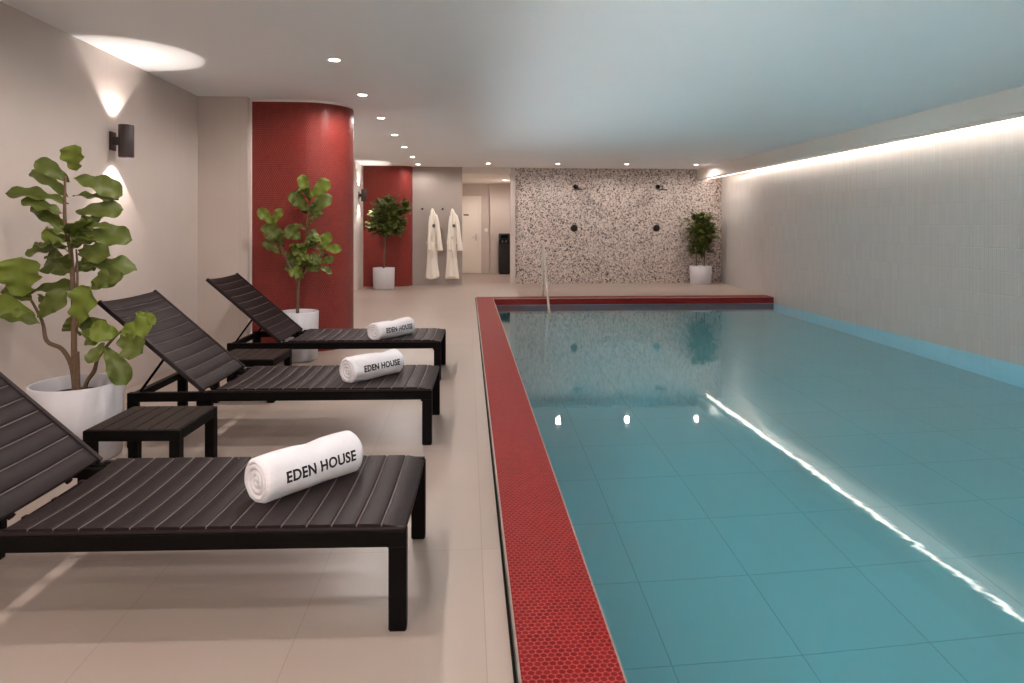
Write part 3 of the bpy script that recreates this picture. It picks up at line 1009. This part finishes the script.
L2 = [(0.109,1.576,0.028,1.801,0.090,1),
(0.114,1.576,0.306,1.742,0.147,1),
(0.080,1.450,-0.062,1.626,0.154,0),
(0.091,1.427,0.329,1.588,0.137,0),
(0.109,1.358,0.209,1.466,0.099,0),
(-0.223,1.313,-0.362,1.465,0.114,1),
(-0.246,1.312,-0.138,1.466,0.099,1),
(-0.145,1.141,-0.295,1.283,0.177,0),
(-0.134,1.232,-0.375,1.297,0.099,0),
(0.028,1.175,-0.116,1.283,0.161,0),
(0.069,1.175,0.170,1.237,0.114,0),
(-0.178,1.031,-0.331,1.146,0.080,0),
(0.222,1.060,0.306,1.241,0.118,1),
(0.245,1.090,0.426,1.071,0.104,1),
(0.186,1.129,0.069,1.159,0.071,0),
(0.051,0.923,-0.116,1.027,0.147,0),
(0.046,0.969,0.001,1.122,0.154,1),
(0.091,0.911,0.209,1.007,0.147,0),
(0.028,0.815,-0.138,0.940,0.114,0),
(0.046,0.792,-0.071,0.889,0.123,1),
(0.204,0.952,0.358,0.979,0.076,0),
(0.159,0.911,0.322,0.837,0.052,0),
(0.069,0.877,0.186,0.911,0.123,0),
(0.024,0.889,-0.030,0.788,0.099,0),
(0.013,1.072,-0.089,1.095,0.118,0),
(-0.010,0.935,0.091,1.026,0.142,1)]
S2 = [[(-0.010,0.431,0.016),(0.001,0.797,0.014),(0.069,1.095,0.011),(0.082,1.393,0.009),(0.118,1.645,0.006),],
[(-0.010,0.751,0.011),(-0.134,1.027,0.009),(-0.234,1.301,0.006),],
[(0.013,0.797,0.010),(0.182,0.980,0.008),(0.272,1.094,0.005),],]

def fig_tree(t, leaves, stems, spread, seed, extra, wscale=1.0):
    rnd = random.Random(seed)
    bm = bmesh.new()
    for s in stems:
        n = len(s)
        y0 = rnd.uniform(-0.02, 0.02)
        lean = -0.026 if (seed == 3 and s[-1][0] > 0.2) else 0.0
        pts = [(x, y0 + (lean + rnd.uniform(-0.01, 0.01))*i, z, r) for i, (x, z, r) in enumerate(s)]
        sp = smooth_pts(pts, 5)
        tube(bm, [p[:3] for p in sp], [p[3] for p in sp], 9)
    mesh_obj('trunk', bm, M['bark'], t)
    bm = bmesh.new()
    stalk = bmesh.new()
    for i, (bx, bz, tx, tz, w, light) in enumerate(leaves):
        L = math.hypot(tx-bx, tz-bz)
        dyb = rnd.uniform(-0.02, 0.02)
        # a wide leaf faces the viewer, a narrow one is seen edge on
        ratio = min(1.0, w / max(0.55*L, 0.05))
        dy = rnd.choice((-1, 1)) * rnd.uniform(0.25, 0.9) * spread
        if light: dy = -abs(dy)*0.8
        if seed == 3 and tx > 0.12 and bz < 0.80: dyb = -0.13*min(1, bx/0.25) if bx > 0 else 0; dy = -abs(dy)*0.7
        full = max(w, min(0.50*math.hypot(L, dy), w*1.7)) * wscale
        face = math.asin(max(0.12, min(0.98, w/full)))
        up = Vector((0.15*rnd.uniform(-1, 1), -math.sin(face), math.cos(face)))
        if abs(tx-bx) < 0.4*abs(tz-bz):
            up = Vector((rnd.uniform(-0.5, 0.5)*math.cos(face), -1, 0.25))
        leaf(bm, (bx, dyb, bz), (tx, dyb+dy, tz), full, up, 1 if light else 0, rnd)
    for k in range(extra[0]):
        st = stems[rnd.randrange(len(stems)) if rnd.random() < extra[4] else 0]
        q = rnd.uniform(extra[1], extra[2]); m_ = q*(len(st)-1); i0 = min(int(m_), len(st)-2); f = m_-i0
        b0 = Vector((st[i0][0]*(1-f)+st[i0+1][0]*f, 0, st[i0][1]*(1-f)+st[i0+1][1]*f))
        an = rnd.uniform(0, 2*PI); L = rnd.uniform(0.7, 1.1)*extra[3]
        d = Vector((math.cos(an), math.sin(an)*0.8, rnd.uniform(-0.15, 0.75)))
        d.normalize()
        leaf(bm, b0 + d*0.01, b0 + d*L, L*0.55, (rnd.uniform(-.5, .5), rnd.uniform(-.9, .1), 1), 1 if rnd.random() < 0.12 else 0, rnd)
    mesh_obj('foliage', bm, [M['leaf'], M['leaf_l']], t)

t = empty('potted_fig_tree', (-2.20, 4.0, 0))
tag(t, 'large fiddle leaf fig tree in a wide white planter beside the left wall, nearest plant', 'potted plant')
planter(t, 0.222, 0.236, 0.42, 0.345)
fig_tree(t, L1, S1, 0.13, 3, (12, 0.52, 0.80, 0.20, 0.0), wscale=0.98)
t = empty('potted_fig_tree', (-1.649, 6.78, 0))
tag(t, 'fiddle leaf fig tree in white planter before the curved red wall behind the farthest lounger', 'potted plant')
planter(t, 0.180, 0.192, 0.47, 0.41)
fig_tree(t, L2, S2, 0.10, 5, (34, 0.30, 0.98, 0.17, 0.5), wscale=0.95)

def bush(t, clumps, stems, count, lsize, lw, seed, mats):
    rnd = random.Random(seed)
    bm = bmesh.new()
    for s in stems:
        sp = smooth_pts(s, 5)
        tube(bm, [p[:3] for p in sp], [p[3] for p in sp], 8)
    mesh_obj('trunk', bm, M['bark'], t)
    bm = bmesh.new()
    for (cx, cy, cz, rx, ry, rz, frac) in clumps:
        c = Vector((cx, cy, cz))
        for k in range(int(count*frac)):
            while True:
                v = Vector((rnd.uniform(-1, 1), rnd.uniform(-1, 1), rnd.uniform(-1, 1)))
                if 0.05 < v.length < 1: break
            v = v * (0.55 + 0.45*rnd.random())
            p = c + Vector((v.x*rx, v.y*ry, v.z*rz))
            d = Vector((v.x, v.y, v.z*0.5 + 0.25)) + Vector((rnd.uniform(-.6, .6), rnd.uniform(-.6, .6), rnd.uniform(-.5, .5)))
            d.normalize()
            l = lsize*rnd.uniform(0.75, 1.2)
            leaf(bm, p - d*l*0.3, p + d*l*0.7, l*lw*rnd.uniform(0.85, 1.15), (rnd.uniform(-.4, .4), rnd.uniform(-.8, .2), 1), 1 if rnd.random() < 0.07 else 0, rnd, kind='oval')
    mesh_obj('foliage', bm, mats, t)

t = empty('potted_round_tree', (-1.74, 14.28, 0))
tag(t, 'round headed potted tree on a bare trunk in front of the far red wall', 'potted plant')
planter(t, 0.215, 0.226, 0.44, 0.38)
bush(t, [(0.06, 0, 1.50, 0.36, 0.34, 0.44, 0.62), (0.0, 0.0, 1.30, 0.34, 0.30, 0.26, 0.2), (0.20, 0, 1.28, 0.30, 0.28, 0.24, 0.16), (0.42, -0.02, 1.66, 0.13, 0.15, 0.20, 0.06)],
     [[(0.01, 0, 0.36, .016), (0.0, 0, 0.7, .014), (0.03, 0, 1.0, .013), (0.0, 0, 1.35, .01)], [(-0.03, 0.02, 0.36, .012), (0.03, 0.01, 0.75, .011), (0.0, 0.0, 1.0, .010), (0.05, 0, 1.3, .008)],
      [(0.02, 0, 1.1, .009), (0.25, 0, 1.4, .008), (0.42, -0.02, 1.62, .006)]],
     760, 0.155, 0.6, 11, [M['leaf_d'], M['leaf_l']])
t = empty('potted_bush', (5.20, 15.00, 0))
tag(t, 'dark leafy potted bush with two stems in the corner by the terrazzo wall', 'potted plant')
planter(t, 0.232, 0.242, 0.41, 0.35)
bush(t, [(0.02, -0.02, 1.15, 0.37, 0.20, 0.32, 0.55), (0.0, 0.0, 0.82, 0.32, 0.19, 0.22, 0.25), (0.02, 0.0, 1.45, 0.38, 0.19, 0.15, 0.20)],
     [[(-0.09, 0, 0.33, .016), (-0.10, 0, 0.7, .014), (-0.08, 0, 1.0, .011), (-0.12, 0, 1.4, .007)], [(0.08, 0, 0.33, .016), (0.09, 0, 0.7, .014), (0.06, 0, 1.0, .011), (0.14, 0, 1.45, .007)]],
     440, 0.17, 0.45, 17, [M['leaf_d'], M['leaf_l']])

# ------------------------------------------------------------------ robes, hooks
def make_hook():
    t = empty('robe_hook', (0, 0, 0))       # wall at y=0, sticks out to -y
    bm = bmesh.new()
    b = bmesh.new(); lathe(b, [(0, 0), (0.022, 0), (0.022, 0.006), (0.010, 0.010), (0.010, 0.05), (0.020, 0.052), (0.020, 0.062), (0, 0.062)], 24)
    merge(bm, b, 0, Matrix.Rotation(PI/2, 4, 'X'))
    o = mesh_obj('peg', bm, M['plastic_black'], t)
    return t
hk = make_hook()
hx = (-1.0, -0.779, -0.56, -0.343)
hl = ('leftmost of four, bare', 'second from left, holding the left robe', 'third from left, bare, between the two robes', 'rightmost, holding the right robe')
for i, (x, lb) in enumerate(zip(hx, hl)):
    o = hk if i == 0 else copy_tree(hk)
    o.location = (x, YR, 1.675)
    tag(o, 'small black wall hook, ' + lb, 'hook', 'black robe hooks')

def ring_surface(bm, rings, close_top=True, close_bot=True):
    n = len(rings[0])
    vs = [[bm.verts.new(p) for p in r] for r in rings]
    for i in range(len(vs)-1):
        for k in range(n):
            f = bm.faces.new((vs[i][k], vs[i][(k+1) % n], vs[i+1][(k+1) % n], vs[i+1][k])); f.smooth = True
    if close_top: bm.faces.new(vs[0])
    if close_bot: bm.faces.new(vs[-1])

def make_robe(seed, flip=1):
    t = empty('bathrobe', (0, 0, 0))      # hook at origin (wall y=+0.07 behind), hangs down -z
    rnd = random.Random(seed)
    n = 40
    # z, centre x, half width, half depth
    prof = [(0.0, 0.0, 0.016, 0.016), (-0.05, 0.005, 0.035, 0.03), (-0.12, 0.025, 0.070, 0.045), (-0.22, 0.030, 0.088, 0.055), (-0.36, 0.02, 0.098, 0.058),
            (-0.55, 0.0, 0.100, 0.058), (-0.70, -0.01, 0.105, 0.055), (-0.76, -0.01, 0.102, 0.054), (-0.95, -0.005, 0.110, 0.056), (-1.2, -0.005, 0.122, 0.058), (-1.38, 0.0, 0.142, 0.06), (-1.50, 0.0, 0.152, 0.06)]
    pr = smooth_pts(prof, 5)
    bm = bmesh.new()
    rings = []
    for (z, cx, w, d) in pr:
        amp = min(1.0, max(0, -z/0.8)) * 0.16
        r = []
        for k in range(n):
            a = 2*PI*k/n
            f = 1 + amp*math.sin(7*a + seed + z*1.5) + 0.4*amp*math.sin(13*a + 2*seed)
            y = d*f*math.sin(a)
            r.append(Vector((flip*cx + w*(1+0.25*amp*math.sin(5*a+seed))*math.cos(a), min(y, 0.055), z + (0.03*math.sin(2*a+seed) if z < -1.4 else 0))))
        rings.append(r)
    ring_surface(bm, rings)
    body = mesh_obj('robe_body', bm, M['robe'], t)
    # sleeves hanging at both sides
    for s in (1, -1):
        bm = bmesh.new()
        if s == flip: path = [(s*0.075, -0.035, -0.13, 0.045), (s*0.115, -0.05, -0.30, 0.055), (s*0.14, -0.055, -0.55, 0.060), (s*0.165, -0.055, -0.80, 0.072), (s*0.175, -0.05, -0.90, 0.082)]
        else: path = [(s*0.03, -0.03, -0.14, 0.04), (s*0.045, -0.045, -0.30, 0.048), (s*0.055, -0.05, -0.55, 0.052), (s*0.06, -0.05, -0.80, 0.058), (s*0.06, -0.045, -0.90, 0.062)]
        sp = smooth_pts(path, 4)
        tube(bm, [p[:3] for p in sp], [p[3]*0.8 for p in sp], 14)
        mesh_obj('sleeve', bm, M['robe'], t)
    # collar folded over the hook
    bm = bmesh.new()
    for s in (1, -1):
        path = [(0.0, -0.01, 0.015, 0.016), (s*0.030+0.012, -0.045, -0.10, 0.026), (s*0.025+0.01, -0.062, -0.30, 0.026), (-0.01, -0.062, -0.62, 0.02)]
        sp = smooth_pts(path, 5)
        tube(bm, [p[:3] for p in sp], [p[3] for p in sp], 10)
    mesh_obj('collar', bm, M['robe'], t)
    bm = bmesh.new()
    rr = []
    for k in range(24):
        a = 2*PI*k/24
        rr.append((-0.01*flip + 0.115*math.cos(a), max(-0.075, 0.066*math.sin(a)) if math.sin(a) < 0 else min(0.05, 0.066*math.sin(a)), -0.73))
    for k in range(24):
        p, q = Vector(rr[k]), Vector(rr[(k+1) % 24])
        f = bm.faces.new([bm.verts.new(v) for v in (p+Vector((0,0,-0.025)), q+Vector((0,0,-0.025)), q+Vector((0,0,0.025)), p+Vector((0,0,0.025)))])
    bmesh.ops.remove_doubles(bm, verts=bm.verts[:], dist=0.0005)
    tube(bm, [(0.0, -0.075, -0.73), (0.02, -0.085, -0.9), (0.01, -0.08, -1.06)], 0.012, 8)
    mesh_obj('belt', bm, M['robe'], t)
    # small monogram on the chest
    bm = bmesh.new()
    bx, by, bz = 0.035*flip - 0.0, -0.097, -0.36
    for (x0, x1) in ((-0.026, -0.010), (0.010, 0.026)):
        box(bm, bx+x0, bx+x1, by-0.001, by+0.012, bz-0.035, bz+0.035)
    b = bmesh.new(); box(b, -0.008, 0.008, -0.001, 0.012, -0.040, 0.040)
    merge(bm, b, 0, Matrix.Translation((bx, by, bz)) @ Matrix.Rotation(R(-26), 4, 'Y'))
    o = mesh_obj('monogram', bm, M['grey_ink'], body); o['label'] = 'dark grey embroidered N shaped monogram'
    return t
for i, (x, fl, lb) in enumerate(((hx[1], 1, 'white terry bathrobe hanging on the left, nearer the far red wall'), (hx[3], 1, 'white terry bathrobe hanging on the right, nearer the passage'))):
    r = make_robe(2 + 3*i, fl)
    r.location = (x, YR-0.075, 1.665)
    tag(r, lb, 'bathrobe', 'bathrobes on wall hooks')

# ------------------------------------------------------------------ showers
for x, lb in ((2.42, 'left'), (4.31, 'right')):
    t = empty('rain_shower', (x, YF, 2.19))
    bm = bmesh.new()
    b = bmesh.new(); lathe(b, [(0, 0), (0.05, 0), (0.05, 0.012), (0.016, 0.018), (0.016, 0.02), (0, 0.02)], 28)
    merge(bm, b, 0, Matrix.Rotation(PI/2, 4, 'X'))
    mesh_obj('wall_plate', bm, M['plastic_black'], t)
    bm = bmesh.new()
    tube(bm, smooth_pts([(0, -0.01, 0), (0, -0.2, 0.0), (0, -0.32, 0.0), (0, -0.36, -0.02), (0, -0.365, -0.065)], 4), 0.012, 10)
    arm = mesh_obj('arm', bm, M['plastic_black'], t)
    bm = bmesh.new(); lathe(bm, [(0, -0.06), (0.02, -0.062), (0.12, -0.078), (0.125, -0.084), (0.12, -0.09), (0, -0.09)], 36, 0, -0.365)
    mesh_obj('rain_head', bm, M['plastic_black'], arm)
    tag(t, 'black rain shower head on arm, %s one on the terrazzo wall' % lb, 'shower', 'shower heads on the terrazzo wall')
    t = empty('shower_valve', (x-0.03, YF, 1.25))
    bm = bmesh.new()
    b = bmesh.new(); lathe(b, [(0, 0), (0.078, 0), (0.078, 0.010), (0.074, 0.014), (0, 0.014)], 36)
    merge(bm, b, 0, Matrix.Rotation(PI/2, 4, 'X'))
    cvp = mesh_obj('cover_plate', bm, M['plastic_black'], t)
    bm = bmesh.new()
    b = bmesh.new(); lathe(b, [(0.028, 0.014), (0.028, 0.05), (0.025, 0.055), (0, 0.055)], 28)
    merge(bm, b, 0, Matrix.Rotation(PI/2, 4, 'X'))
    box(bm, -0.006, 0.006, -0.05, -0.035, 0.0, 0.07, 0.002)
    mesh_obj('handle', bm, M['plastic_black'], cvp)
    tag(t, 'round black shower control, %s one on the terrazzo wall' % lb, 'shower valve', 'shower controls on the terrazzo wall')

# ------------------------------------------------------------------ passage: door, switch, water dispenser
d = empty('door_1', (0, HY, 0))
struct(d, 'white door at the end of the passage', 'door')
def dpart(name, boxes, mat, bev=0.003, par=None):
    bm = bmesh.new()
    for b_ in boxes: box(bm, *b_, bev)
    return mesh_obj(name, bm, mat, par or d)
dpart('door_frame', [(-0.34, -0.27, -0.05, 0.0, 0, 2.12), (0.29, 0.36, -0.05, 0.0, 0, 2.12), (-0.27, 0.29, -0.05, 0.0, 2.05, 2.12)], M['door'])
dl = dpart('door_leaf', [(-0.268, 0.288, -0.03, 0.0, 0.004, 2.048)], M['door'])
dpart('door_handle', [(0.20, 0.24, -0.040, -0.03, 0.90, 1.08), (0.12, 0.24, -0.075, -0.06, 0.985, 1.005), (0.214, 0.226, -0.062, -0.04, 0.985, 1.005)], M['steel'], 0.002, dl)
dpart('door_sign', [(-0.12, 0.02, -0.035, -0.03, 1.585, 1.62)], M['ink'], 0.001, dl)
t = empty('light_switch', (0.50, HY, 1.19))
bm = bmesh.new(); box(bm, -0.045, 0.045, -0.012, 0, -0.045, 0.045, 0.004); swp = mesh_obj('switch_plate', bm, M['white_trim'], t)
bm = bmesh.new(); box(bm, -0.025, 0.025, -0.017, -0.011, -0.028, 0.028, 0.003); mesh_obj('rocker', bm, M['white_trim'], swp)
tag(t, 'small white light switch between door and black water dispenser', 'light switch')

t = empty('water_dispenser', (0.975, 18.40, 0))
bm = bmesh.new()
box(bm, -0.15, 0.15, -0.10, 0.17, 0.02, 0.80, 0.012)
box(bm, -0.15, 0.15, 0.06, 0.17, 0.79, 0.94, 0.006)
box(bm, -0.15, -0.12, -0.10, 0.06, 0.79, 0.94, 0.004); box(bm, 0.12, 0.15, -0.10, 0.06, 0.79, 0.94, 0.004)
box(bm, -0.15, 0.15, -0.10, 0.17, 0.93, 1.10, 0.02)
box(bm, -0.13, 0.13, -0.09, 0.16, 0.0, 0.025)
mesh_obj('cabinet', bm, M['plastic_black'], t)
bm = bmesh.new(); box(bm, -0.11, 0.11, -0.09, 0.05, 0.80, 0.808, 0.002); mesh_obj('drip_tray', bm, M['gap'], t)
for x in (-0.05, 0.05):
    bm = bmesh.new(); tube(bm, [(x, 0.06, 0.90), (x, 0.0, 0.90), (x, -0.02, 0.885), (x, -0.02, 0.86)], 0.012, 10); mesh_obj('spout', bm, M['steel'], t)
bm = bmesh.new(); box(bm, -0.09, 0.09, -0.105, -0.099, 0.97, 1.06, 0.002); mesh_obj('control_panel', bm, M['black_metal'], t)
tag(t, 'tall black free standing water dispenser in the passage', 'water dispenser')

# ------------------------------------------------------------------ camera, world, view
cam = bpy.data.cameras.new('camera')
cam.sensor_width = 36.0
cam.lens = 36.0*683/1024
cam.shift_y = -115.5/1024
cam.clip_start = 0.02
co = bpy.data.objects.new('camera', cam); C.objects.link(co)
co.location = (0, 0, 1.3)
co.rotation_euler = (R(90), 0, -math.atan(44/683))
S.camera = co

w = bpy.data.worlds.new('world'); S.world = w
w.use_nodes = True
w.node_tree.nodes['Background'].inputs[0].default_value = (1, 0.9, 0.82, 1)
w.node_tree.nodes['Background'].inputs[1].default_value = 0.0
S.view_settings.view_transform = 'Standard'
S.view_settings.look = 'None'
S.view_settings.exposure = 0.0
S.view_settings.gamma = 1.0
S.view_settings.use_curve_mapping = False
S.cycles.use_denoising = True
S.cycles.sample_clamp_indirect = 28.0
S.cycles.max_bounces = 12
S.cycles.diffuse_bounces = 6
S.cycles.transmission_bounces = 8
S.cycles.caustics_refractive = True
S.cycles.caustics_reflective = False
